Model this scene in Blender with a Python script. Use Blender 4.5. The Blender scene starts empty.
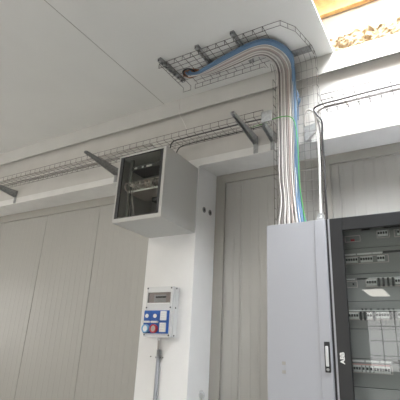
import bpy, bmesh, math, random
from mathutils import Vector, Matrix, noise as mnoise
random.seed(7)
H0 = 1.15                      # camera height above the floor; all z below are relative to it
S = bpy.context.scene
COL = S.collection

# ------------------------------------------------------------------ materials
def lin(c):
    return tuple(((v/255)/12.92 if v/255 <= .04045 else ((v/255+.055)/1.055)**2.4) for v in c)
def mat(name, rgb, rough=.5, metal=0., noise=0., nscale=8., bump=0., bscale=60., coat=0., spec=.5):
    m = bpy.data.materials.new(name); m.use_nodes = True
    nt = m.node_tree; b = nt.nodes['Principled BSDF']
    c = lin(rgb)
    b.inputs['Base Color'].default_value = (*c, 1)
    b.inputs['Roughness'].default_value = rough
    b.inputs['Metallic'].default_value = metal
    b.inputs['Coat Weight'].default_value = coat
    b.inputs['Specular IOR Level'].default_value = spec
    tc = nt.nodes.new('ShaderNodeTexCoord')
    if noise:
        n = nt.nodes.new('ShaderNodeTexNoise'); n.inputs['Scale'].default_value = nscale
        n.inputs['Detail'].default_value = 5
        r = nt.nodes.new('ShaderNodeValToRGB')
        r.color_ramp.elements[0].position = .3; r.color_ramp.elements[1].position = .7
        r.color_ramp.elements[0].color = (*[v*(1-noise) for v in c], 1)
        r.color_ramp.elements[1].color = (*[min(1, v*(1+noise*.5)) for v in c], 1)
        nt.links.new(tc.outputs['Object'], n.inputs['Vector'])
        nt.links.new(n.outputs['Fac'], r.inputs['Fac'])
        nt.links.new(r.outputs['Color'], b.inputs['Base Color'])
    if bump:
        n2 = nt.nodes.new('ShaderNodeTexNoise'); n2.inputs['Scale'].default_value = bscale
        bp = nt.nodes.new('ShaderNodeBump'); bp.inputs['Strength'].default_value = bump
        bp.inputs['Distance'].default_value = .01
        nt.links.new(tc.outputs['Object'], n2.inputs['Vector'])
        nt.links.new(n2.outputs['Fac'], bp.inputs['Height'])
        nt.links.new(bp.outputs['Normal'], b.inputs['Normal'])
    return m
def emit(name, rgb, s):
    m = bpy.data.materials.new(name); m.use_nodes = True
    nt = m.node_tree; nt.nodes.clear()
    o = nt.nodes.new('ShaderNodeOutputMaterial'); e = nt.nodes.new('ShaderNodeEmission')
    e.inputs['Color'].default_value = (*lin(rgb), 1); e.inputs['Strength'].default_value = s
    nt.links.new(e.outputs[0], o.inputs['Surface']); return m
def glass(name, tint, ior=1.5, boost=1.0):
    m = bpy.data.materials.new(name); m.use_nodes = True
    nt = m.node_tree; nt.nodes.clear()
    o = nt.nodes.new('ShaderNodeOutputMaterial'); t = nt.nodes.new('ShaderNodeBsdfTransparent')
    g = nt.nodes.new('ShaderNodeBsdfGlossy'); g.inputs['Roughness'].default_value = .01
    f = nt.nodes.new('ShaderNodeFresnel'); f.inputs['IOR'].default_value = ior
    x = nt.nodes.new('ShaderNodeMixShader')
    t.inputs['Color'].default_value = (*tint, 1)
    ge = nt.nodes.new('ShaderNodeNewGeometry'); mu = nt.nodes.new('ShaderNodeMath'); mu.operation = 'MULTIPLY_ADD'
    mu.inputs[1].default_value = -1; mu.inputs[2].default_value = 1
    nt.links.new(ge.outputs['Backfacing'], mu.inputs[0])
    m2 = nt.nodes.new('ShaderNodeMath'); m2.operation = 'MULTIPLY'
    nt.links.new(mu.outputs[0], m2.inputs[0]); nt.links.new(f.outputs[0], m2.inputs[1])
    nt.links.new(m2.outputs[0], x.inputs[0]); nt.links.new(t.outputs[0], x.inputs[1])
    nt.links.new(g.outputs[0], x.inputs[2]); nt.links.new(x.outputs[0], o.inputs['Surface'])
    return m

M = {}
M['ceil'] = mat('ceiling_paint', (218, 217, 213), .7, noise=.03, nscale=1.5)
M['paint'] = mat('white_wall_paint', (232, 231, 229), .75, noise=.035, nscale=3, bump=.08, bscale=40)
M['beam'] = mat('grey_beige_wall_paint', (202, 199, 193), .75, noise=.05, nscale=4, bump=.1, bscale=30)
M['panel'] = mat('beige_steel_panel', (166, 164, 158), .36, noise=.015, nscale=2)
M['trimgrey'] = mat('beige_steel_trim', (160, 157, 149), .45)
M['greywall'] = mat('grey_wall_paint', (92, 94, 96), .8, noise=.03)
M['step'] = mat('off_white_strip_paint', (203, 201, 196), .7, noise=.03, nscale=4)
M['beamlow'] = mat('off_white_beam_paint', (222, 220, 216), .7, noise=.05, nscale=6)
M['floor'] = mat('resin_floor', (206, 208, 210), .35, noise=.05, nscale=2)
M['zinc'] = mat('galvanised_zinc', (166, 167, 166), .5, .25, noise=.25, nscale=40)
M['wire'] = mat('galvanised_wire', (104, 100, 96), .5, .3)
M['wirel'] = mat('bright_galvanised_wire', (148, 146, 142), .45, .2)
M['rack'] = mat('light_grey_powder_coat', (186, 185, 181), .45, bump=.02, bscale=300)
M['rackin'] = mat('grey_rack_interior', (205, 192, 188), .6)
M['dark2'] = mat('dark_grey_rail', (118, 120, 116), .5)
M['black'] = mat('black_plastic', (28, 29, 31), .5)
M['dark'] = mat('charcoal_powder_coat', (24, 25, 27), .45, bump=.02, bscale=300)
M['cab'] = mat('grey_white_powder_coat', (167, 168, 173), .42, bump=.015, bscale=300)
M['cover'] = mat('pale_grey_cover_plate', (138, 138, 138), .5)
M['white'] = mat('white_plastic', (228, 228, 226), .45)
M['greyp'] = mat('grey_plastic', (212, 212, 211), .45)
M['blue'] = mat('blue_socket_plastic', (34, 90, 170), .4)
M['lblue'] = mat('pale_blue_plastic', (120, 170, 205), .4)
M['red'] = mat('red_socket_plastic', (176, 44, 62), .4)
M['pink'] = mat('pale_red_label', (206, 150, 148), .5)
M['cgrey'] = mat('light_grey_cable', (174, 168, 161), .5)
M['cgrey3'] = mat('dark_grey_cable', (112, 106, 102), .5)
M['cgrey2'] = mat('grey_cable', (158, 152, 146), .5)
M['cwhite'] = mat('white_cable', (216, 212, 207), .5)
M['cblue'] = mat('blue_cable', (94, 124, 154), .45)
M['cpink'] = mat('pinkish_cable', (186, 168, 160), .5)
M['cgreen'] = mat('green_cable', (82, 168, 72), .45)
M['cblack'] = mat('black_cable', (44, 42, 42), .45)
M['conduit'] = mat('grey_conduit', (150, 151, 154), .5)
M['wood'] = mat('pine_wood', (196, 156, 100), .6, noise=.25, nscale=14)
M['board'] = mat('pale_board', (148, 132, 114), .7, noise=.08, nscale=6)
M['foam'] = mat('yellow_insulation_foam', (154, 134, 106), .9, noise=.36, nscale=20, bump=.6, bscale=30)
M['rust'] = mat('orange_sealant', (168, 104, 60), .8, noise=.3, nscale=30)
M['glass'] = glass('clear_door_glass', (.86, .88, .87))
M['tint'] = glass('smoked_door_glass', (.86, .87, .85))
M['clear'] = glass('clear_plastic_lid', (.80, .80, .80))

# ------------------------------------------------------------------ mesh helpers
class MB:
    def __init__(s): s.bm = bmesh.new()
    def box(s, x0, x1, y0, y1, z0, z1, bev=0.):
        b2 = bmesh.new()
        vs = [b2.verts.new((x, y, z)) for x in (x0, x1) for y in (y0, y1) for z in (z0, z1)]
        for f in ((0,1,3,2),(4,6,7,5),(0,4,5,1),(2,3,7,6),(0,2,6,4),(1,5,7,3)):
            b2.faces.new([vs[i] for i in f])
        if bev:
            bmesh.ops.bevel(b2, geom=b2.edges[:], offset=bev, segments=2, affect='EDGES', profile=.5)
        s._add(b2); return s
    def _add(s, b2):
        me = bpy.data.meshes.new('tmp'); b2.to_mesh(me); b2.free()
        s.bm.from_mesh(me); bpy.data.meshes.remove(me)
    def tube(s, pts, r, n=6, cap=True):
        pts = [Vector(p) for p in pts]
        bm = s.bm; rings = []; up = None
        for i, p in enumerate(pts):
            t = (pts[min(i+1, len(pts)-1)] - pts[max(i-1, 0)]).normalized()
            if up is None:
                up = Vector((0, 0, 1)) if abs(t.z) < .9 else Vector((1, 0, 0))
            a = (up - t*up.dot(t))
            if a.length < 1e-5: a = t.orthogonal()
            a.normalize(); b = t.cross(a); up = a
            rr = r[i] if isinstance(r, (list, tuple)) else r
            rings.append([bm.verts.new(p + rr*(math.cos(k*2*math.pi/n)*a + math.sin(k*2*math.pi/n)*b)) for k in range(n)])
        for A, B in zip(rings, rings[1:]):
            for k in range(n):
                f = bm.faces.new((A[k], A[(k+1) % n], B[(k+1) % n], B[k])); f.smooth = n > 4
        if cap:
            bm.faces.new(rings[0][::-1]); bm.faces.new(rings[-1])
        return s
    def cyl(s, c, axis, r, l, n=16, r2=None):
        c = Vector(c); a = Vector(axis).normalized()
        return s.tube([c, c + a*l], [r, r2 if r2 is not None else r], n)
    def ring(s, c, axis, r0, r1, l, n=20):
        c = Vector(c); a = Vector(axis).normalized(); u = a.orthogonal().normalized(); v = a.cross(u)
        bm = s.bm; L = []
        for rr, d in ((r0, 0), (r1, 0), (r1, l), (r0, l)):
            L.append([bm.verts.new(c + a*d + rr*(math.cos(k*2*math.pi/n)*u + math.sin(k*2*math.pi/n)*v)) for k in range(n)])
        for i in range(4):
            A, B = L[i], L[(i+1) % 4]
            for k in range(n): bm.faces.new((A[k], A[(k+1) % n], B[(k+1) % n], B[k]))
        return s
    def prism(s, poly, axis, a0, a1):
        """poly: 2-D points; axis 0 -> (y,z) extruded in x; 1 -> (x,z) in y; 2 -> (x,y) in z"""
        def P(p, a):
            return {0: (a, p[0], p[1]), 1: (p[0], a, p[1]), 2: (p[0], p[1], a)}[axis]
        A = [s.bm.verts.new(P(p, a0)) for p in poly]; B = [s.bm.verts.new(P(p, a1)) for p in poly]
        s.bm.faces.new(A); s.bm.faces.new(B[::-1])
        for i in range(len(poly)):
            j = (i+1) % len(poly); s.bm.faces.new((A[i], B[i], B[j], A[j]))
        return s
    def frame(s, x0, x1, z0, z1, y0, y1, l, r, b, t, bev=0.):
        s.box(x0, x0+l, y0, y1, z0, z1, bev); s.box(x1-r, x1, y0, y1, z0, z1, bev)
        s.box(x0+l, x1-r, y0, y1, z0, z0+b, bev); s.box(x0+l, x1-r, y0, y1, z1-t, z1, bev)
        return s
    def build(s, name, m, parent=None):
        bmesh.ops.recalc_face_normals(s.bm, faces=s.bm.faces[:])
        me = bpy.data.meshes.new(name)
        o = bpy.data.objects.new(name, me); COL.objects.link(o)
        if parent is not None:
            org = Vector(parent['_org'])
        else:
            xs = [v.co for v in s.bm.verts]
            org = Vector(((min(v.x for v in xs)+max(v.x for v in xs))/2, (min(v.y for v in xs)+max(v.y for v in xs))/2, min(v.z for v in xs)))
        bmesh.ops.translate(s.bm, verts=s.bm.verts[:], vec=-org)
        s.bm.to_mesh(me); s.bm.free()
        me.materials.append(M[m] if isinstance(m, str) else m)
        o['_org'] = tuple(org)
        if parent is not None: o.parent = parent
        else: o.location = org + Vector((0, 0, H0))
        return o
def tag(o, label, cat, group=None, kind=None):
    o['label'] = label; o['category'] = cat
    if group: o['group'] = group
    if kind: o['kind'] = kind
    return o
def thing(name, loc, label, cat, group=None):
    o = bpy.data.objects.new(name, None); COL.objects.link(o); o.empty_display_size = .1
    o.location = Vector(loc) + Vector((0, 0, H0)); o['_org'] = tuple(loc)
    return tag(o, label, cat, group)
def struct(name, mb, m):
    o = mb.build(name, m); o['kind'] = 'structure'; return o
def spline(pts, n=8):
    pts = [Vector(p) for p in pts]; out = []
    for i in range(len(pts)-1):
        p0 = pts[max(i-1, 0)]; p1 = pts[i]; p2 = pts[i+1]; p3 = pts[min(i+2, len(pts)-1)]
        for k in range(n):
            t = k/n
            out.append(.5*((2*p1) + (p2-p0)*t + (2*p0-5*p1+4*p2-p3)*t*t + (3*p1-p0-3*p2+p3)*t**3))
    out.append(pts[-1]); return out
def lerp(a, b, t): return a + (b-a)*t

# ------------------------------------------------------------------ setting
D, P, W, YF = 3.2, 3.64, 4.015, 3.56           # cabinet front, pillar face, panel wall, ceiling step face
HC, HB, BB = 2.894, 2.684, 1.982               # ceiling, step underside, beam underside
XL, XR, YB = -9.0, 4.5, -18.0
OX0, OX1, OY0 = -.715, 1.6, 2.3                 # ceiling opening
ZF = -H0

struct('floor', MB().box(XL, XR, YB, W+.1, ZF-.1, ZF), 'floor')
c = MB()
TC = .03
c.box(XL, OX0, YB, P, HC, HC+TC)
c.box(OX0, OX1, YB, OY0, HC, HC+TC)
c.box(OX1, XR, YB, P, HC, HC+TC)
struct('ceiling', c, 'ceil')
# ribbed sandwich panel wall: folded profile along x
prof = []; x = XL; seams = [-4.11 + 1.09*k for k in range(-5, 9)]
xs = []
while x < XR:
    xs.append(x); x += .1
w = MB()
pts = []
for x in xs:
    pts += [(x, W), (x+.078, W), (x+.084, W-.0017), (x+.094, W-.0017)]
ext = []
for p in pts:
    ext.append(p)
for s_ in seams:
    ext = [p for p in ext if abs(p[0]-s_) > .012]
    ext += [(s_-.011, W), (s_-.005, W+.006), (s_+.005, W+.006), (s_+.011, W)]
ext = sorted(p for p in ext if p[0] <= XR)
bm = w.bm
A = [bm.verts.new((px, py, ZF)) for px, py in ext]; B = [bm.verts.new((px, py, BB+.05)) for px, py in ext]
for i in range(len(ext)-1): bm.faces.new((A[i], A[i+1], B[i+1], B[i]))
struct('wall_back', w, 'panel')
# white pillar and white beam above
struct('wall_pillar', MB().prism([(-2.905, P), (-2.283, P), (-2.28, P+.003), (-2.243, W+.0), (-2.243, W+.02), (-2.905, W+.02)], 2, ZF, BB), 'paint')
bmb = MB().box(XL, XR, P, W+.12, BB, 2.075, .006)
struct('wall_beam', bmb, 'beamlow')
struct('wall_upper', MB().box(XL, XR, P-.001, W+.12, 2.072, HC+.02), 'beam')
# stepped strip along the top of the beam
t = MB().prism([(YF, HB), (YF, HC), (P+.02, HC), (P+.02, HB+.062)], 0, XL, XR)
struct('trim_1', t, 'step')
# steel channels framing the panels
def chan(name, x0, x1, z0, z1, d=.03): struct(name, MB().box(x0, x1, W-d, W+.004, z0, z1, .002), 'trimgrey')
chan('trim_2', XL, -2.9, 1.868, BB+.01)
chan('trim_3', -2.26, XR, 1.88, BB+.01)
chan('trim_4', -2.26, -2.128, ZF, 1.88, .028)
chan('trim_5', -.995, -.925, ZF, 1.88, .02)
# ceiling joint in front of the beam
struct('trim_6', MB().box(-2.80, -2.793, -8, YF, HC-.0015, HC+.005), 'trimgrey')
# other walls of the hall
struct('wall_front', MB().box(XL, XR, YB-.1, YB, ZF, HC+.03), 'paint')
struct('wall_left', MB().box(XL-.1, XL, YB, W+.1, ZF, HC+.03), 'paint')
struct('wall_right', MB().box(XR, XR+.1, YB, W+.1, ZF, HC+.03), 'greywall')
# windows (daylight) in the walls behind and beside the camera
def window(i, wall, a0, a1, z0, z1, s):
    m = MB(); g = MB()
    if wall == 'front':
        g.box(a0, a1, YB+.005, YB+.01, z0, z1)
        m.frame(a0-.05, a1+.05, z0-.05, z1+.05, YB, YB+.05, .06, .06, .06, .06)
        n = max(1, round((a1-a0)/.7))
        for k in range(1, n): m.box(lerp(a0, a1, k/n)-.025, lerp(a0, a1, k/n)+.025, YB, YB+.04, z0, z1)
        nz = max(1, round((z1-z0)/.7))
        for k in range(1, nz): m.box(a0, a1, YB, YB+.04, lerp(z0, z1, k/nz)-.02, lerp(z0, z1, k/nz)+.02)
    else:
        X, sg = (XL, 1) if wall == 'left' else (XR, -1)
        e = sorted((X+sg*.005, X+sg*.01)); g.box(*e, a0, a1, z0, z1)
        e = sorted((X, X+sg*.05))
        for q in (a0, (a0+a1)/2, a1): m.box(*e, q-.03, q+.03, z0, z1)
        for q in (z0, (z0+z1)/2, z1): m.box(*e, a0, a1, q-.03, q+.03)
    o = struct('window_%d' % i, m, 'white')
    q = g.build('pane', emit('daylight_pane_%d' % i, (250, 248, 246), s), o)
WS = 7.5
window(1, 'front', -4.2, -2.2, -.4, 2.5, WS)
window(2, 'front', -8.4, -5.2, -1.0, 2.3, WS)
window(3, 'left', .6, 2.5, -.25, 1.25, WS*.55)
# ceiling luminaires of the hall
LE = emit('lamp_diffuser_light', (255, 249, 239), 16.)
k = 0
for (x0, y0) in ((-3.38, -14.8), (-5.4, -9.2), (-5.4, -3.4), (-8.5, -9.2), (-8.5, -3.4)):
    L = thing('ceiling_light', (x0+.42, y0+1.2, HC-.035), 'long white rectangular ceiling light recessed in the hall ceiling behind', 'ceiling light', 'ceiling lights of the hall')
    f = MB(); f.box(x0-.04, x0, y0-.04, y0+2.44, HC-.03, HC); f.box(x0+.84, x0+.88, y0-.04, y0+2.44, HC-.03, HC)
    f.box(x0, x0+.84, y0-.04, y0, HC-.03, HC); f.box(x0, x0+.84, y0+2.4, y0+2.44, HC-.03, HC)
    f.build('frame', 'white', L)
    MB().box(x0, x0+.84, y0, y0+2.4, HC-.02, HC-.012).build('diffuser', LE, L)

# ------------------------------------------------------------------ roof space seen through the opening
RZ = 4.06
r = MB(); r.box(-2.5, OX1+1, 3.28, 4.6, RZ, RZ+.05); r.box(-2.5, OX0-.06, .3, 3.28, RZ, RZ+.05)
r.box(OX0-.06, OX1+1, .3, 1.3, RZ, RZ+.05); r.box(1.06, OX1+1, 1.3, 3.28, RZ, RZ+.05)
struct('wall_roof_deck', r, 'board')
struct('wall_roof_back', MB().box(-2.5, OX1+1, 4.25, 4.3, HC+.15, RZ), 'board')
struct('wall_roof_left', MB().box(-2.55, -2.5, .3, 4.3, HC+.03, RZ+.3), 'board')
struct('wall_roof_right', MB().box(OX1+1, OX1+1.05, .3, 4.3, HC+.03, RZ+.3), 'board')
struct('wall_roof_front', MB().box(-2.5, OX1+1, .25, .3, HC+.03, RZ+.05), 'board')
j = MB().box(-2.4, OX1+.9, 3.86, 3.92, 3.70, RZ-.002, .006)
tag(j.build('roof_joist', 'wood'), 'honey coloured wooden joist high inside the open ceiling gap', 'joist')
j = MB().prism([(3.86, HC+.10), (3.895, HC+.10), (3.99, RZ-.003), (3.955, RZ-.003)], 0, -2.4, OX1+.9)
tag(j.build('roof_board', 'board'), 'pale sloping board behind the torn yellow insulation in the ceiling gap', 'board')
# torn insulation along the far edge of the opening
ins = MB(); bm = ins.bm
nx, nz = 220, 18
G = []
for i in range(nx+1):
    row = []
    for k_ in range(nz+1):
        u = i/nx; v = k_/nz
        xx = lerp(-1.3, OX1+.6, u)
        top = .25 + .06*mnoise.noise(Vector((xx*5, 0, 7))) + .05*mnoise.noise(Vector((xx*17, 0, 9))) + .012*random.random()
        q_ = Vector((xx*9, v*5, 3.1)); yy = P - .03 + .07*v + .045*mnoise.noise(q_) + .03*mnoise.noise(q_*2.7) + .012*random.random()
        row.append(bm.verts.new((xx, yy, HC+.022 + top*v)))
    G.append(row)
for i in range(nx):
    for k_ in range(nz): bm.faces.new((G[i][k_], G[i+1][k_], G[i+1][k_+1], G[i][k_+1]))
bk = [(bm.verts.new((G[i][0].co.x, 3.80, HC+.024)), bm.verts.new((G[i][0].co.x, 3.80, G[i][nz].co.z))) for i in range(nx+1)]
for i in range(nx):
    bm.faces.new((G[i][nz], G[i+1][nz], bk[i+1][1], bk[i][1])); bm.faces.new((bk[i][0], bk[i][1], bk[i+1][1], bk[i+1][0]))
tag(ins.build('insulation', 'foam'), 'torn yellow insulation along the far edge of the ceiling opening', 'insulation', kind='stuff')
# roof light above the opening
SK = emit('skylight_daylight', (246, 250, 255), 74.)
ST = 4.6
sk = MB(); SX = 1.0
sk.box(OX0, SX, 1.4, 3.1, ST, ST+.01)
fr = MB(); fr.box(OX0-.06, OX0, 1.3, 3.28, RZ, ST+.06); fr.box(SX, SX+.06, 1.3, 3.28, RZ, ST+.06)
fr.box(OX0, SX, 1.3, 1.38, RZ, ST+.06); fr.box(OX0, SX, 3.22, 3.28, RZ+.0, ST+.06)
o = struct('window_4', fr, 'white'); sk.build('pane', SK, o)

f2 = MB(); f2.frame(-.3, 1.5, HC+.06, HC+.28, .3, .34, .04, .04, .02, .02)  # unseen glowing panel, added to brighten the boards and insulation in the roof space
o = struct('window_5', f2, 'white')
MB().box(-.26, 1.46, .305, .31, HC+.09, HC+.25).build('pane', emit('added_roof_fill_light', (255, 252, 246), 13.), o)

# ------------------------------------------------------------------ wire baskets
WR = .0026
def wires(name, paths, parent, m='wire', r=WR):
    b = MB()
    for p in paths: b.tube(p, r, 5)
    return b.build(name, m, parent)

# --- ceiling basket, turn and drop (one continuous basket)
ZT, RIM = HC-.045, .055            # mesh level, rim height
Y0, Y1 = 2.86, 3.335
XA, XE = -2.36, -1.19
RX0, RX1, RY = -1.31, -.865, 3.50  # riser
T = thing('wire_basket', (-1.6, 3.1, HC-.05), 'wide wire basket on the ceiling, turning and dropping down to the cabinet', 'cable tray')
fl = []
for k in range(9):
    y = lerp(Y0, Y1, k/8)
    fl.append([(XA if k < 7 else -2.18, y, ZT), (XE + (0 if k < 5 else -.12*(k-4)/4), y, ZT)])
x = XA
while x <= XE+.01:
    fl.append([(x, Y0, ZT), (x, Y1 if x > -2.17 else 3.24, ZT)]); x += .0975
wires('mesh_floor', fl, T)
# far rim with the faceted outer corner
def bend(y, z, n=6, R=.10):   # from ceiling run to vertical: returns (y,z) list
    return [(RY-R + R*math.sin(a), ZT-R + R*math.cos(a)) for a in [k*math.pi/2/n for k in range(n+1)]]
rim = []
corner = [(-1.14, 2.86), (-1.02, 2.865), (-.925, 3.0), (-.872, 3.27), (RX1, 3.38)]
for dz in (0, -RIM):
    rim.append([(XA, Y0, ZT+dz)] + [(a, b, ZT+dz) for a, b in corner])
x = XA
while x < -1.1:
    rim.append([(x, Y0, ZT), (x, Y0, ZT-RIM)]); x += .0975
for (a, b), (c_, d_) in zip(corner, corner[1:]):
    n = max(1, round(math.hypot(c_-a, d_-b)/.1))
    for q in range(1, n+1):
        px, py = lerp(a, c_, q/n), lerp(b, d_, q/n); rim.append([(px, py, ZT), (px, py, ZT-RIM)])
wires('side_rim', rim, T)
nr = []
for dz in (0, -RIM): nr.append([(-2.2, Y1, ZT+dz), (-1.37, Y1, ZT+dz)])
x = -2.2
while x < -1.36: nr.append([(x, Y1, ZT), (x, Y1, ZT-RIM)]); x += .0975
nr += [[(-1.37, Y1, ZT), (-1.335, Y1+.03, ZT-.06)], [(-1.37, Y1, ZT-RIM), (-1.345, Y1-.02, ZT-.09)], [(-1.31, 3.36, ZT-.02), (-1.31, 3.40, ZT-.10)]]
nr += [[(XA+.0, 3.24, ZT), (XA, Y1, ZT)], [(XA+.1, 3.24, ZT), (XA+.1, Y1, ZT)], [(XA, Y1, ZT), (XA, Y1, ZT-RIM), (XA+.10, Y1, ZT-RIM), (XA+.10, Y1, ZT)]]
wires('side_rim', nr, T)
# short run to the wall, bend and vertical drop
ZB = 1.075
dr = []
bd = bend(0, 0)
for k in range(9):
    x = lerp(RX0, RX1, k/8)
    st = [(x, 3.30 if k > 3 else 3.36, ZT)] if k > 1 else []
    dr.append(st + [(x, y, z) for y, z in bd] + [(x, RY, ZB)])
for y in (3.30, 3.39): dr.append([(RX0+.15, y, ZT), (RX1, y, ZT)])
dr.append([(RX0, bd[3][0], bd[3][1]), (RX1, bd[3][0], bd[3][1])])
z = ZT-.12
while z > ZB:
    dr.append([(RX0, RY, z), (RX1, RY, z)]); z -= .1
wires('drop_mesh', dr, T, 'wirel')
for X_ in (RX0, RX1):
    p = []
    for e in (0, RIM+.02):
        if X_ == RX1: p.append([(X_, 3.38, ZT-e)] + [(X_, RY-.10+(.10-e)*math.sin(a), ZT-.10+(.10-e)*math.cos(a)) for a in [k*math.pi/12 for k in range(1, 7)]] + [(X_, RY-e, ZB)])
        else: p.append([(X_, RY-e, ZT-.17), (X_, RY-e, ZB)])
    z = ZT-.17
    while z > ZB: p.append([(X_, RY, z), (X_, RY-RIM-.02, z)]); z -= .1
    wires('drop_rim', p, T)

# --- wall baskets
def wall_basket(x0, x1, label, right):
    wr = .0037 if right else .0026
    T = thing('wire_basket', ((x0+x1)/2, 3.4, 2.185), label, 'cable tray', None)
    z0, y0, y1, rm = 2.19, 3.28, 3.50, .058
    n = round((x1-x0)/.0975)
    fl = [[(x0, lerp(y0, y1, k/4), z0), (x1, lerp(y0, y1, k/4), z0)] for k in range(5)]
    fl += [[(lerp(x0, x1, k/n), y0, z0), (lerp(x0, x1, k/n), y1, z0)] for k in range(n+1)]
    wires('mesh_floor', fl, T, r=wr)
    for y in (y0, y1):
        rm_ = [[(x0, y, z0+rm), (x1, y, z0+rm)]] + [[(lerp(x0, x1, k/n), y, z0), (lerp(x0, x1, k/n), y, z0+rm)] for k in range(n+1)]
        wires('side_rim', rm_, T, r=wr)
wall_basket(-8.6, -1.36, 'long narrow wire basket on arms along the left part of the beam', False)
wall_basket(-.80, 1.6, 'wire basket on the brightly lit wall right of the vertical cable drop', True)

# ------------------------------------------------------------------ cantilever arms
def arm(x, label, y0=3.08, tip=.024, foot=.10):
    T = thing('wall_bracket', (x, P, 1.99), label, 'bracket', 'cantilever arms carrying the wall baskets')
    zt = 2.182; hw = .019
    a = MB()
    for s_ in (-1, 1):
        e = sorted((x+s_*hw, x+s_*(hw-.003)))
        a.prism([(y0, zt-tip), (y0, zt), (P-.006, zt), (P-.006, zt-foot)], 0, *e)
    # slotted top flange: two strips joined by bridges
    a.box(x-hw, x-.008, y0, P-.006, zt-.003, zt); a.box(x+.008, x+hw, y0, P-.006, zt-.003, zt)
    # inturned lips along the lower edges, notched
    y = y0; n = 0
    while y < P-.03:
        t0 = zt - lerp(tip, foot, (y-y0)/(P-y0)); t1 = zt - lerp(tip, foot, (y+.03-y0)/(P-y0))
        for s_ in (-1, 1):
            e = sorted((x+s_*hw, x+s_*(hw-.008)))
            a.prism([(y, t0), (y, t0+.004), (y+.03, t1+.004), (y+.03, t1)], 0, *e)
        a.box(x-.008, x+.008, y, y+.022, zt-.003, zt); y += .05
    a.build('arm', 'zinc', T)
    MB().box(x-.026, x+.026, P-.008, P+.001, 1.99, zt+.005, .002).build('foot_plate', 'zinc', T)
    for z in (2.015, 2.165):
        MB().cyl((x+.0, P-.008, z), (0, -1, 0), .011, .008, 6).build('bolt', 'zinc', T)
    return T
arm(-5.54, 'galvanised cantilever arm at the far left edge under the wire basket')
arm(-3.53, 'galvanised cantilever arm left of the dark-doored wall rack')
arm(-1.59, 'galvanised cantilever arm above the panel bay between rack and cable drop')
arm(-1.40, 'short galvanised cantilever arm at the basket end beside the vertical cables', 3.40, .06, .11)
gp = MB(); gp.prism([(-1.06, 2.155), (-.945, 2.175), (-.945, 2.09), (-1.045, 1.995), (-1.06, 2.0)], 1, P-.03, P-.022)
gp.box(-1.06, -1.0, P-.03, P+.001, 1.995, 2.004); gp.box(-1.06, -.95, P-.03, P+.02, 2.15, 2.158)
tag(gp.build('gusset_bracket', 'zinc'), 'small triangular zinc bracket on the beam seen through the drop mesh', 'bracket')
# splice plate where left basket meets the drop
sp = MB(); sp.box(-1.372, -1.268, 3.262, 3.274, 2.10, 2.215, .002)
tag(sp.build('splice_plate', 'zinc'), 'flat galvanised plate joining left basket to the vertical drop', 'plate')

# ceiling struts (punched rails between basket and ceiling)
def strut(p, q, label):
    p, q = Vector(p), Vector(q); d = (q-p); L = d.length; d.normalize(); s_ = Vector((-d.y, d.x, 0))
    b = MB()
    def slab(a0, a1, w0, w1, z0, z1):
        vs = []
        for a in (a0, a1):
            for w_ in (w0, w1):
                for z in (z0, z1):
                    v = p + d*a + s_*w_; vs.append(b.bm.verts.new((v.x, v.y, z)))
        for f in ((0,1,3,2),(4,6,7,5),(0,4,5,1),(2,3,7,6),(0,2,6,4),(1,5,7,3)): b.bm.faces.new([vs[i] for i in f])
    zt, zb = HC-.001, HC-.042
    slab(0, L, -.020, -.017, zb, zt); slab(0, L, .017, .020, zb, zt)
    slab(0, L, -.020, -.012, zb, zb+.003); slab(0, L, .012, .020, zb, zb+.003)
    a = 0
    while a < L: slab(a, min(L, a+.03), -.012, .012, zb, zb+.003); a += .07
    slab(0, L, -.017, .017, zt-.003, zt)
    T = tag(b.build('ceiling_rail', 'zinc'), label, 'rail', 'punched rails holding the ceiling basket')
    return T
strut((-2.335, 2.82, 0), (-2.30, 3.25, 0), 'punched zinc rail at the left end of the ceiling basket')
strut((-1.885, 2.83, 0), (-1.885, 3.3, 0), 'second punched zinc rail from the left under the ceiling, above blue cables')
strut((-1.485, 2.82, 0), (-1.485, 3.3, 0), 'third punched zinc rail from the left, nearest the cable bend')
strut((-1.09, 3.375, 0), (-.89, 3.375, 0), 'short punched zinc rail right of the blue cable bend')

# ------------------------------------------------------------------ cables
hole = Vector((-2.185, 3.17, HC))
hl = MB(); hl.ring((hole.x, hole.y, HC-.006), (0, 0, 1), .055, .075, .008, 18)
hs = hl.build('cable_hole_collar', 'cblack'); tag(hs, 'black collar around the ceiling hole where the cables come out', 'collar')
se = MB(); bm = se.bm
ctr = bm.verts.new((hole.x+.02, hole.y+.05, HC-.012)); rr = []
for k in range(20):
    a = k*2*math.pi/20; R = .075 + .02*random.random()
    rr.append(bm.verts.new((hole.x+.02+R*math.cos(a)*1.2, hole.y+.03+R*math.sin(a)*.9, HC-.001)))
for k in range(20): bm.faces.new((ctr, rr[k], rr[(k+1) % 20]))
tag(se.build('sealant', 'rust'), 'orange brown sealant smeared on the ceiling around the cable hole', 'sealant')

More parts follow.
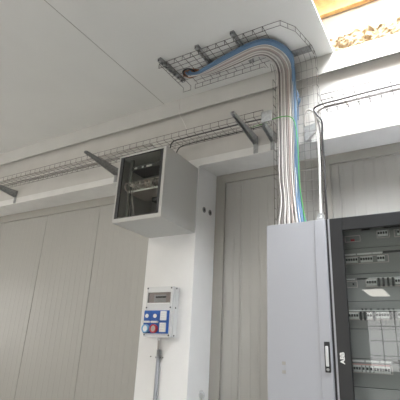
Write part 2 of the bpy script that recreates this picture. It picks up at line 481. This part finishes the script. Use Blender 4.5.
inner = [(-2.05, 3.19), (-1.9, 3.235), (-1.585, 3.215), (-1.40, 3.195), (-1.32, 3.235), (-1.285, 3.32), (-1.28, 3.40)]
outer = [(-2.07, 3.145), (-1.95, 3.115), (-1.67, 3.045), (-1.37, 2.995), (-1.20, 3.03), (-1.10, 3.18), (-1.07, 3.34)]
def bundle_path(t, layer, cx0, jit):
    zc = ZT - .010 - layer*.015
    hx, hy = hole.x + .03*math.cos(t*9+layer*2), hole.y - .03 + .06*t
    pts = [(hx, hy, HC+.03), (hx+.015, hy, HC-.03)]
    for (a, b), (c_, d_) in zip(outer, inner):
        pts.append((lerp(a, c_, t), lerp(b, d_, t), zc))
    x0 = lerp(-1.118, -1.283, (t-.24)/.76) if t > .235 else -1.098 - .1*t
    yy = RY - .010 - layer*.015
    pts += [(x0, yy-.02, ZT-.055), (x0, yy, ZT-.13)]
    for z in (2.45, 2.2, 1.9, 1.6):
        pts.append((x0 + random.uniform(-jit, jit), yy + random.uniform(-.003, 0), z))
    pts.append((x0 + random.uniform(-2, 2)*jit + .012, yy-.004, 1.35)); pts.append((cx0, yy - .03, 1.12)); pts.append((cx0, yy-.03, .98))
    return spline(pts, 6)
NG = 10
for layer in (0, 1):
    for i in range(NG):
        t = .24 + .76*(i + (.0 if layer else .5))/(NG-.5)
        mm = random.choice(['cgrey2', 'cgrey3', 'cgrey', 'cgrey2']) if layer == 0 else ['cwhite', 'cgrey', 'cwhite', 'cpink', 'cgrey2', 'cwhite', 'cgrey', 'cwhite', 'cgrey3', 'cwhite'][i]
        o = MB().tube(bundle_path(t, layer, lerp(-1.06, -1.26, t) + random.uniform(-.035, .035), .0015), random.uniform(.0060, .0070), 7).build('data_cable', mm)
        tag(o, 'pale to dark grey cable in the thick bundle bending down into the cabinet', 'cable', 'pale cables of the bundle')
for layer in (1, 0):
    for i in range(4):
        t = .0 + .055*i + (.02 if layer else 0)
        o = MB().tube(bundle_path(t, layer, -1.05 - .012*i + random.uniform(-.02, .02), .008), .0075, 7).build('data_cable', 'cblue')
        tag(o, 'blue cable on the outer side of the bundle bending down into the cabinet', 'cable', 'blue cables of the bundle')
# loose blue ends at the basket crossing
for q in range(3):
    pts = [(-1.075+.01*q, RY-.03, 2.50-.03*q), (-1.06, RY-.06, 2.40), (-1.035-.01*q, RY-.075, 2.35), (-1.06, RY-.06, 2.29), (-1.075, RY-.03, 2.2-.02*q)]
    o = MB().tube(spline(pts, 6), .0045, 6).build('cable_loop', 'cblue')
    tag(o, 'small slack blue cable loop standing out where the wall baskets meet the drop', 'cable', 'slack blue cable loops')
# earth cable: rack - left basket - drop
pts = [(-2.545, 3.53, 1.95), (-2.54, 3.53, 2.10), (-2.47, 3.50, 2.185), (-2.3, 3.488, 2.20), (-1.8, 3.49, 2.20), (-1.40, 3.49, 2.20)]
tag(MB().tube(spline(pts, 8), .006, 7).build('power_cable', 'cblack'), 'thinner dark cable leaving the wall rack along the far edge of the left basket', 'cable')
pts = [(-1.62, 3.475, 2.206), (-1.46, 3.46, 2.206), (-1.34, 3.42, 2.205), (-1.2, 3.405, 2.20), (-1.12, 3.40, 2.165), (-1.088, 3.42, 2.08), (-1.084, 3.46, 1.85), (-1.082, 3.465, 1.5), (-1.05, 3.455, 1.2), (-1.015, 3.45, .98)]
tag(MB().tube(spline(pts, 8), .0045, 7).build('earth_cable', 'cgreen'), 'green earth cable crossing the pale bundle and running down the drop', 'cable')
pts = [(-2.60, 3.50, 1.95), (-2.60, 3.50, 2.12), (-2.52, 3.42, 2.225), (-2.3, 3.37, 2.21), (-1.9, 3.36, 2.206), (-1.55, 3.36, 2.206), (-1.39, 3.37, 2.206)]
tag(MB().tube(spline(pts, 8), .0075, 7).build('power_cable', 'cblack'), 'thick black cable arching out of the wall rack into the left basket', 'cable')
for q, (y, m_, l_) in enumerate(((3.33, 'cgrey', 'pale beige cable lying in the left wall basket'), (3.40, 'cwhite', 'white cable lying in the middle of the left wall basket'), (3.45, 'cgrey2', 'grey cable lying near the wall in the left wall basket'))):
    pts = [(-8.5 + .24*k, y + random.uniform(-.014, .014), 2.203 + random.uniform(0, .006)) for k in range(25)]
    tag(MB().tube(spline(pts, 3), .010 if q < 2 else .008, 6).build('tray_cable', m_), l_, 'cable')
# right basket cables
pts = [(1.6, 3.37, 2.215), (.4, 3.38, 2.21), (-.2, 3.37, 2.215), (-.66, 3.40, 2.23), (-.83, 3.40, 2.225), (-.90, 3.405, 2.20), (-.875, 3.40, 2.13), (-.832, 3.40, 2.04), (-.838, 3.41, 1.85), (-.838, 3.42, 1.66), (-.836, 3.40, 1.37), (-.835, 3.40, 1.17), (-.835, 3.40, .99)]
tag(MB().tube(spline(pts, 8), .0082, 7).build('power_cable', 'cblack'), 'black cable leaving the right basket and dropping beside the mesh', 'cable')
pts = [(1.6, 3.42, 2.204), (.4, 3.42, 2.204), (-.3, 3.43, 2.204), (-.7, 3.43, 2.205), (-.83, 3.43, 2.20), (-.885, 3.425, 2.14), (-.862, 3.42, 2.0), (-.85, 3.425, 1.8), (-.848, 3.43, 1.4), (-.85, 3.43, .99)]
tag(MB().tube(spline(pts, 8), .008, 7).build('power_cable', 'cgrey3'), 'dark grey cable under the black one in the right basket', 'cable')
pts = [(-1.01, 3.46, 2.07), (-1.0, 3.43, 2.15), (-.965, 3.41, 2.205), (-.92, 3.41, 2.19), (-.893, 3.42, 2.12), (-.885, 3.43, 1.97), (-.882, 3.43, 1.67), (-.888, 3.42, 1.38), (-.888, 3.40, 1.15), (-.888, 3.40, .99)]
tag(MB().tube(spline(pts, 8), .0105, 8).build('flexible_hose', 'cwhite'), 'thick cream hose hooking over and running down the right of the drop', 'hose')
# thin white wire hanging from the step
pts = [(-2.57, YF-.004, HB+.20), (-2.56, YF-.006, HB+.10), (-2.55, YF-.006, HB), (-2.50, YF+.01, 2.58), (-2.42, 3.55, 2.42), (-2.38, 3.49, 2.26)]
tag(MB().tube(spline(pts, 6), .004, 6).build('bell_wire', 'cwhite'), 'thin white wire hanging from the ceiling strip above the wall rack', 'wire')

# ------------------------------------------------------------------ wall rack on the pillar
RXa, RXb, RYa, RYb, RZa, RZb = -2.905, -2.292, 3.02, P-.001, 1.196, 1.948
T = thing('wall_rack', ((RXa+RXb)/2, RYb, RZa), 'light grey wall rack with smoked glass door on the white pillar', 'network rack')
b = MB(); th = .012
b.box(RXa, RXa+th, RYa+.02, RYb, RZa, RZb, .002); b.box(RXb-th, RXb, RYa+.02, RYb, RZa, RZb, .002)
b.box(RXa+th, RXb-th, RYa+.02, RYb, RZa, RZa+th); b.box(RXa+th, RXb-th, RYa+.02, RYb, RZb-th, RZb)
b.box(RXa+th, RXb-th, RYb-th, RYb, RZa+th, RZb-th)
b.build('body', 'rack', T)
dr_ = MB().frame(RXa, RXb, RZa, RZb, RYa, RYa+.018, .018, .034, .042, .022, .002).build('door', 'rack', T)
MB().frame(RXa+.018, RXb-.034, RZa+.042, RZb-.022, RYa+.003, RYa+.016, .040, .034, .006, .006).build('door_border', 'black', dr_)
MB().box(RXa+.03, RXb-.04, RYa+.006, RYa+.011, RZa+.047, RZb-.027).build('glass_pane', 'tint', dr_)
for x_ in (RXa+.075, RXb-.105):
    rl = MB(); rl.box(x_, x_+.03, RYa+.10, RYa+.125, RZa+.015, RZb-.015)
    rl.build('mounting_rail', 'dark2', T)
pp = MB().box(RXa+.10, RXb-.10, RYa+.09, RYa+.30, 1.795, 1.84, .003).build('patch_panel', 'black', T)
for x0, x1 in ((-2.76, -2.725), (-2.66, -2.64), (-2.60, -2.53)):
    MB().box(x0, x1, RYa+.086, RYa+.092, 1.806, 1.826, .001).build('port_label', 'white', pp)
sw = MB().box(RXa+.10, RXb-.10, RYa+.09, RYa+.36, 1.62, 1.665, .003).build('network_switch', 'rackin', T)
pts_ = MB()
for k in range(16): pts_.box(-2.79+k*.024, -2.775+k*.024, RYa+.086, RYa+.092, 1.632, 1.65)
pts_.build('port_row', 'black', sw)
MB().box(RXa+.09, RXb-.09, RYa+.085, RYa+.38, 1.545, 1.556, .002).build('shelf', 'rackin', T)
MB().box(RXa+.09, RXb-.09, RYa+.078, RYa+.086, 1.540, 1.562, .002).build('shelf_lip', 'white', T)
for k in range(14):
    x_ = -2.80 + k*.028 + random.uniform(-.006, .006)
    p = [(x_, RYa+.088, 1.64), (x_+random.uniform(-.02, .02), RYa+.05, 1.635), (x_+random.uniform(-.03, .03), RYa+.045, 1.60), (x_+random.uniform(-.03, .03), RYa+.06, 1.565), (x_ + random.uniform(-.04, .04), RYa+.10, 1.56)]
    MB().tube(spline(p, 4), .0065, 6).build('patch_cable', random.choice(['cgrey2', 'cblack', 'cgrey', 'cpink', 'cgrey3']), T)
for k in range(3):
    x_ = -2.79 + .03*k
    p = [(x_, RYa+.07, 1.60), (x_-.01, RYa+.075, 1.50), (x_+.015, RYa+.08, 1.38), (x_-.0+.02*k, RYa+.09, 1.26), (x_+.01, RYa+.15, 1.215)]
    MB().tube(spline(p, 6), .006, 6).build('hanging_cable', ['cgrey2', 'cblack', 'cgrey'][k], T)
MB().box(-2.66, -2.40, RYa+.30, RYa+.40, 1.50, 1.545, .004).build('power_strip', 'black', T)

# ------------------------------------------------------------------ socket distribution box on the pillar
SX0, SX1, SY, SZ0, SZ1 = -2.772, -2.447, 3.53, .128, .627
T = thing('socket_box', ((SX0+SX1)/2, P, SZ0), 'light grey distribution box with six blue sockets on the white pillar', 'socket box')
MB().box(SX0+.01, SX1+.008, SY+.035, P, SZ0+.004, SZ1-.002, .008).build('back_box', 'greyp', T)
MB().frame(SX0, SX1, SZ0, SZ1, SY, SY+.036, .018, .022, .035, .06, .004).build('lid', 'greyp', T)
MB().box(SX0+.018, SX1-.022, SY+.002, SY+.034, .385, .452).build('middle_plate', 'greyp', T)
MB().box(SX0+.018, SX1-.022, SY+.02, SY+.034, .452, SZ1-.06).build('breaker_recess', 'rackin', T)
br = MB()
for k in range(5): br.box(-2.68+k*.03, -2.653+k*.03, SY+.008, SY+.02, .47, .545, .002)
br.build('breaker_bank', 'greyp', T)
MB().box(-2.655, -2.53, SY+.004, SY+.009, .512, .527).build('breaker_toggles', 'black', T)
MB().box(SX0+.02, SX1-.024, SY-.004, SY+.003, .455, .566, .001).build('window_lid', 'clear', T)
MB().box(SX0+.02, SX1-.024, SY-.006, SY+.0, .449, .462, .002).build('window_latch', 'white', T)
MB().box(SX0+.0, SX1-.022, SY-.012, SY+.03, SZ0+.035, .385, .003).build('socket_plate', 'blue', T)
cw = (SX1-.022-SX0)/3; ch = (.385-SZ0-.035)/2
for i in range(3):
    for jn in range(2):
        cx = SX0 + cw*(i+.5); cz = SZ0+.035 + ch*(jn+.5); n = (0, -1, 0)
        s_ = MB().box(cx-cw*.46, cx+cw*.46, SY-.020, SY-.010, cz-ch*.46, cz+ch*.46, .003).build('socket', 'blue', T)
        if i == 2:
            MB().box(cx-.036, cx+.036, SY-.034, SY-.019, cz-.042, cz+.046, .004).build('socket_cover', 'white', s_)
            g = MB()
            for a in (-.012, .012):
                for c_ in (-.018, .004, .026): g.box(cx+a-.008, cx+a+.008, SY-.036, SY-.033, cz+c_-.006, cz+c_+.006)
            g.build('socket_slots', 'greyp', s_)
        elif jn == 1:
            MB().cyl((cx, SY-.018, cz-.005), n, .030, .010, 20).build('socket_insert', 'blue', s_)
            MB().cyl((cx+.0, SY-.027, cz), n, .020, .008, 18).build('socket_cover', 'white', s_)
        else:
            rm = 'red' if i == 1 else 'lblue'
            MB().ring((cx, SY-.018, cz-.012), (0, -1, 0), .030, .041, .034, 22).build('socket_collar', rm, s_)
            MB().cyl((cx, SY-.018, cz-.012), n, .030, .026, 20).build('socket_insert', 'cgrey' if i == 1 else 'white', s_)
            MB().box(cx-.04, cx+.04, SY-.044, SY-.019, cz+.044, cz+.062, .003).build('hinge_cover', 'greyp', s_)
for x_ in (SX0+.012, SX1-.014, ):
    for z in (SZ0+.02, .415, SZ1-.018):
        MB().cyl((x_, SY+.002, z), (0, -1, 0), .008, .006, 10).build('screw', 'cblack', T)
for z in (SZ0+.02, .415, SZ1-.018):
    MB().cyl((SX1+.006, P-.052, z), (1, 0, 0), .008, .006, 10).build('screw', 'cblack', T)
MB().cyl((-2.628, P-.035, SZ0-.028), (0, 0, 1), .016, .034, 8).build('cable_gland', 'greyp', T)
tag(MB().tube([(-2.628, P-.035, .105), (-2.628, P-.034, .06), (-2.628, P-.026, -.01)], .010, 8).build('supply_cable', 'cgrey'), 'short grey cable between socket box and conduit', 'cable')
T = thing('conduit', (-2.628, P, ZF), 'straight grey plastic conduit running down the pillar below the sockets', 'conduit')
MB().cyl((-2.628, P-.022, ZF), (0, 0, 1), .019, .015-ZF, 14).build('pipe', 'conduit', T)
for z in (-.06, -.62):
    MB().box(-2.650, -2.606, P-.044, P-.0005, z-.008, z+.008, .003).build('clip', 'conduit', T)
    MB().cyl((-2.582, P-.004, z), (0, -1, 0), .006, .006, 8).build('screw', 'cblack', T)
tag(MB().cyl((-2.735, P, -.055), (0, -1, 0), .006, .006, 8).build('wall_screw', 'cblack'), 'tiny dark screw in the pillar left of the conduit', 'screw')

# fixings on the pillar's side
for y, l in ((3.767, 'dark round fixing on the pillar side, the nearer of two beside the rack'), (3.88, 'dark round fixing on the pillar side, the farther of two beside the rack')):
    px = -2.2795 + .037*(y-P)/(W-P)
    T = thing('wall_plug', (px, y, 1.494), l, 'wall plug', 'pair of dark wall fixings')
    MB().ring((px, y, 1.494), (1, 0, 0), .018, .032, .006, 16).build('rim', 'dark2', T)
    MB().cyl((px, y, 1.494), (1, 0, 0), .019, .004, 12).build('core', 'dark', T)
T = thing('wall_hook', (-2.258, 3.86, -.375), 'small grey hook low on the pillar side', 'hook')
MB().cyl((-2.259, 3.86, -.375), (1, 0, 0), .04, .008, 16).build('base', 'greyp', T)
MB().tube(spline([(-2.253, 3.85, -.36), (-2.228, 3.85, -.36), (-2.213, 3.85, -.385), (-2.228, 3.85, -.41)], 5), .008, 6).build('hook', 'greyp', T)

# ------------------------------------------------------------------ left cable cabinet
CX0, CX1, CZ1, CB = -1.297, -.792, 1.043, 3.88
CZ0 = ZF
T = thing('cable_cabinet', ((CX0+CX1)/2, D+.34, CZ0), 'tall plain grey cabinet with closed door below the cable drop', 'cabinet')
b = MB(); th = .015
b.box(CX0, CX0+th, D+.025, CB, CZ0+.1, CZ1); b.box(CX1-th, CX1, D+.025, CB, CZ0+.1, CZ1)
b.box(CX0+th, CX1-th, CB-th, CB, CZ0+.1, CZ1); b.box(CX0+th, CX1-th, D+.025, CB, CZ0+.1, CZ0+.1+th)
b.box(CX0+th, CX1-th, D+.025, 3.36, CZ1-th, CZ1); b.box(CX0+th, CX1-th, 3.56, CB, CZ1-th, CZ1)
b.build('body', 'cab', T)
MB().box(CX0+.01, CX1-.01, D+.04, CB-.02, CZ0, CZ0+.1).build('plinth', 'dark', T)
dd = MB().box(CX0, CX1-.012, D, D+.022, CZ0+.11, CZ1, .003).build('door', 'cab', T)
MB().box(-.892, CX1-.016, D-.008, D+.002, CZ0+.11, CZ1-.001, .004).build('handle_profile', 'cab', dd)
MB().box(CX1-.014, CX1+.003, D+.012, D+.030, CZ0+.11, CZ1-.004).build('gap_shade_strip', 'black', T)  # black strip standing in for the shade in the gap between the cabinets
hb = MB().box(-.860, -.818, D-.012, D+.002, -.085, .122, .005).build('handle', 'dark', dd); hb['label'] = 'dark handle recess'
MB().box(-.850, -.829, D-.024, D-.010, -.045, .092, .005).build('lever', 'greyp', hb)
MB().cyl((-.839, D-.010, -.065), (0, -1, 0), .010, .008, 12).build('lock', 'zinc', hb)
for z in (-.04, -.10):
    MB().box(CX0+.115, CX0+.145, D-.002, D+.001, z-.012, z+.012, .001).build('door_mark', 'trimgrey', dd)
g = thing('lifting_eye', (-.845, 3.24, CZ1), 'small grey lifting eye on the top corner between the cabinets', 'lifting eye')
MB().box(-.875, -.82, 3.22, 3.27, CZ1, CZ1+.022, .003).build('base', 'zinc', g)
e = MB(); e.ring((-.848, 3.238, CZ1+.04), (0, 1, 0), .014, .030, .014, 16); e.build('eye', 'zinc', g)

# ------------------------------------------------------------------ right switchboard with glass door
BX0, BX1 = -.787, .22
T = thing('switchboard', ((BX0+BX1)/2, D+.34, CZ0), 'tall switchboard with dark framed glass door and rows of breakers', 'switchboard')
b = MB()
b.box(BX0, BX0+.015, D+.006, CB, CZ0+.1, CZ1+.0); b.box(BX1-.015, BX1, D+.006, CB, CZ0+.1, CZ1)
b.box(BX0+.015, BX1-.015, D+.03, CB, CZ1-.015, CZ1); b.box(BX0+.015, BX1-.015, CB-.015, CB, CZ0+.1, CZ1-.015)
b.box(BX0+.015, BX1-.015, D+.03, CB, CZ0+.1, CZ0+.115)
b.build('body', 'cab', T)
MB().box(BX0+.01, BX1-.01, D+.04, CB-.02, CZ0, CZ0+.1).build('plinth', 'dark', T)
DX0 = -.772
fr = MB().frame(DX0, BX1-.004, CZ0+.11, CZ1-.002, D-.004, D+.024, .096, .096, .10, .102, .004).build('door_frame', 'dark', T)
MB().box(DX0+.094, BX1-.098, D+.008, D+.013, CZ0+.2, CZ1-.1).build('glass_pane', 'glass', fr)
# raised logo lettering on the frame
cu = bpy.data.curves.new('logo_text', 'FONT'); cu.body = 'ABB'; cu.size = .042; cu.extrude = .001; cu.offset = .0016
cu.align_x = 'CENTER'; cu.align_y = 'CENTER'
tmp = bpy.data.objects.new('tmp_text', cu); COL.objects.link(tmp)
bpy.context.view_layer.update()
me = bpy.data.meshes.new_from_object(tmp.evaluated_get(bpy.context.evaluated_depsgraph_get()))
bpy.data.objects.remove(tmp); bpy.data.curves.remove(cu)
# upright in the xz plane, then turned to read upwards
me.transform(Matrix.Translation(Vector((-.7355, D-.006, .016)) - Vector(fr['_org'])) @ Matrix.Rotation(math.radians(-90), 4, 'Y') @ Matrix.Rotation(math.radians(90), 4, 'X'))
me.materials.append(M['white'])
lo = bpy.data.objects.new('logo', me); COL.objects.link(lo); lo.parent = fr; lo['label'] = 'white letters on the dark frame'
# inner cover plates, rows of breakers
CY = D+.12
lines = [1.0, .818, .621, .418, .222, .02, -.168, -.37, -.57, -.77, -.97]
for z1, z0 in zip(lines, lines[1:]):
    MB().box(BX0+.017, BX1-.017, CY, CY+.012, z0+.0025, z1-.0025, .0015).build('cover_plate', 'cover', T)
MB().box(BX0+.016, BX1-.016, CY+.013, CY+.016, -1.0, 1.02).build('mounting_plate', 'black', T)
for x_ in (BX0+.017, BX1-.045):
    MB().box(x_, x_+.028, CY-.02, CY-.001, -1.0, 1.01).build('inner_rail', 'cover', T)
def strip(x0, x1, z, m, h=.013): MB().box(x0, x1, CY-.004, CY+.002, z-h/2, z+h/2, .001).build('label_strip', m, T)
def slot(x0, x1, z, h=.058, m='greyp'):
    return MB().frame(x0, x1, z-h/2, z+h/2, CY-.003, CY+.002, .004, .004, .004, .004).build('breaker_slot', 'rackin', T)
protoB = None
def breaker(x, z, big=False):
    global protoB
    if protoB is None:
        a = MB().box(x-.0082, x+.0082, CY-.012, CY+.002, z-.022, z+.022, .0015); o = a.build('breaker', 'white', T)
        tg = MB().box(x-.0062, x+.0062, CY-.020, CY-.010, z-.007, z+.010, .001).build('toggle', 'black', o)
        protoB = (o, tg, x, z); return o
    o, tg, px, pz = protoB
    c_ = o.copy(); d_ = tg.copy(); COL.objects.link(c_); COL.objects.link(d_)
    c_.parent = T; c_.location = (x-px, 0, z-pz); d_.parent = c_
    return c_
def tall(x, z):
    a = MB().box(x-.007, x+.007, CY-.014, CY+.002, z-.034, z+.028, .001).build('isolator', 'black', T)
def bank(x0, n, z, s_=.0176, skip=()):
    for k in range(n):
        if k in skip: continue
        breaker(x0 + s_*k, z)
# row 1
strip(-.56, -.497, .962, 'black'); strip(-.40, -.20, .966, 'black', .016)
slot(-.688, -.572, .897, .05); MB().box(-.684, -.576, CY-.002, CY+.002, .878, .916).build('indicator_window', 'cover', T)
q = MB().box(-.645, -.615, CY-.006, CY, .876, .894, .002).build('indicator_lamp', 'red', T); q['label'] = 'small red indicator'
slot(-.452, -.362, .915, .06); bank(-.435, 4, .919)
slot(-.33, -.20, .912, .06); bank(-.30, 3, .916, .03)
# row 2
strip(-.697, -.615, .772, 'white'); strip(-.607, -.50, .772, 'white'); strip(-.495, -.425, .772, 'white'); strip(-.42, -.10, .776, 'black', .016)
slot(-.70, -.385, .727, .058); bank(-.682, 5, .728); bank(-.575, 5, .728); bank(-.455, 3, .728)
# row 3
strip(-.70, -.635, .583, 'white', .006); strip(-.62, -.55, .583, 'black', .012); strip(-.54, -.2, .585, 'white', .006)
slot(-.70, -.62, .545, .05); q = MB().box(-.655, -.643, CY-.004, CY, .538, .552).build('selector_knob', 'black', T)
slot(-.56, -.10, .550, .058); bank(-.545, 4, .552)
for x_ in (-.468, -.437, -.404, -.372): tall(x_, .556)
bank(-.35, 10, .556)
# row 4
strip(-.70, -.15, .352, 'white', .008)
for x_ in (-.60, -.575, -.54, -.49, -.455, -.42, -.39, -.33): MB().box(x_-.006, x_+.006, CY-.004, CY, .352, .366).build('terminal_tab', 'black', T)
slot(-.705, -.10, .313, .056); bank(-.69, 4, .314); tall(-.612, .316); tall(-.585, .316); bank(-.56, 2, .314); tall(-.523, .314); bank(-.50, 5, .318); tall(-.412, .32); tall(-.385, .32); bank(-.355, 4, .32)
# row 5: blank plate; row 6
strip(-.70, -.615, .003, 'white', .012); strip(-.607, -.52, .003, 'white', .012); strip(-.51, -.44, .003, 'white', .012); strip(-.43, -.15, .004, 'black', .016)
strip(-.70, -.45, -.018, 'pink', .006)
slot(-.70, -.435, -.048, .054); bank(-.683, 3, -.047); bank(-.622, 3, -.047, .026); bank(-.545, 6, -.048)

# ------------------------------------------------------------------ camera, render look
for o in list(bpy.data.objects):
    if '_org' in o: del o['_org']
yaw, pitch, roll, fpx = -.553099879, .350661863, .0518809170, 418.147
cam = bpy.data.cameras.new('camera'); co = bpy.data.objects.new('camera', cam); COL.objects.link(co)
cam.sensor_fit = 'HORIZONTAL'; cam.sensor_width = 36; cam.lens = 36*fpx/400; cam.clip_end = 100; cam.clip_start = .05
fwd = Vector((math.sin(yaw)*math.cos(pitch), math.cos(yaw)*math.cos(pitch), math.sin(pitch)))
r0 = Vector((math.cos(yaw), -math.sin(yaw), 0)); u0 = r0.cross(fwd)
rv = math.cos(roll)*r0 + math.sin(roll)*u0; uv = -math.sin(roll)*r0 + math.cos(roll)*u0
R = Matrix((rv, uv, -fwd)).transposed()
co.matrix_world = Matrix.Translation((0, 0, H0)) @ R.to_4x4()
S.camera = co
wd = bpy.data.worlds.new('world'); S.world = wd; wd.use_nodes = True
wd.node_tree.nodes['Background'].inputs['Color'].default_value = (.8, .9, 1, 1)
wd.node_tree.nodes['Background'].inputs['Strength'].default_value = .6
S.view_settings.view_transform = 'Standard'; S.view_settings.look = 'None'
S.view_settings.exposure = .13; S.view_settings.gamma = 1.0; S.view_settings.use_curve_mapping = False
try:
    S.cycles.max_bounces = 10; S.cycles.diffuse_bounces = 6; S.cycles.transparent_max_bounces = 12
    S.cycles.use_denoising = True
except Exception: pass
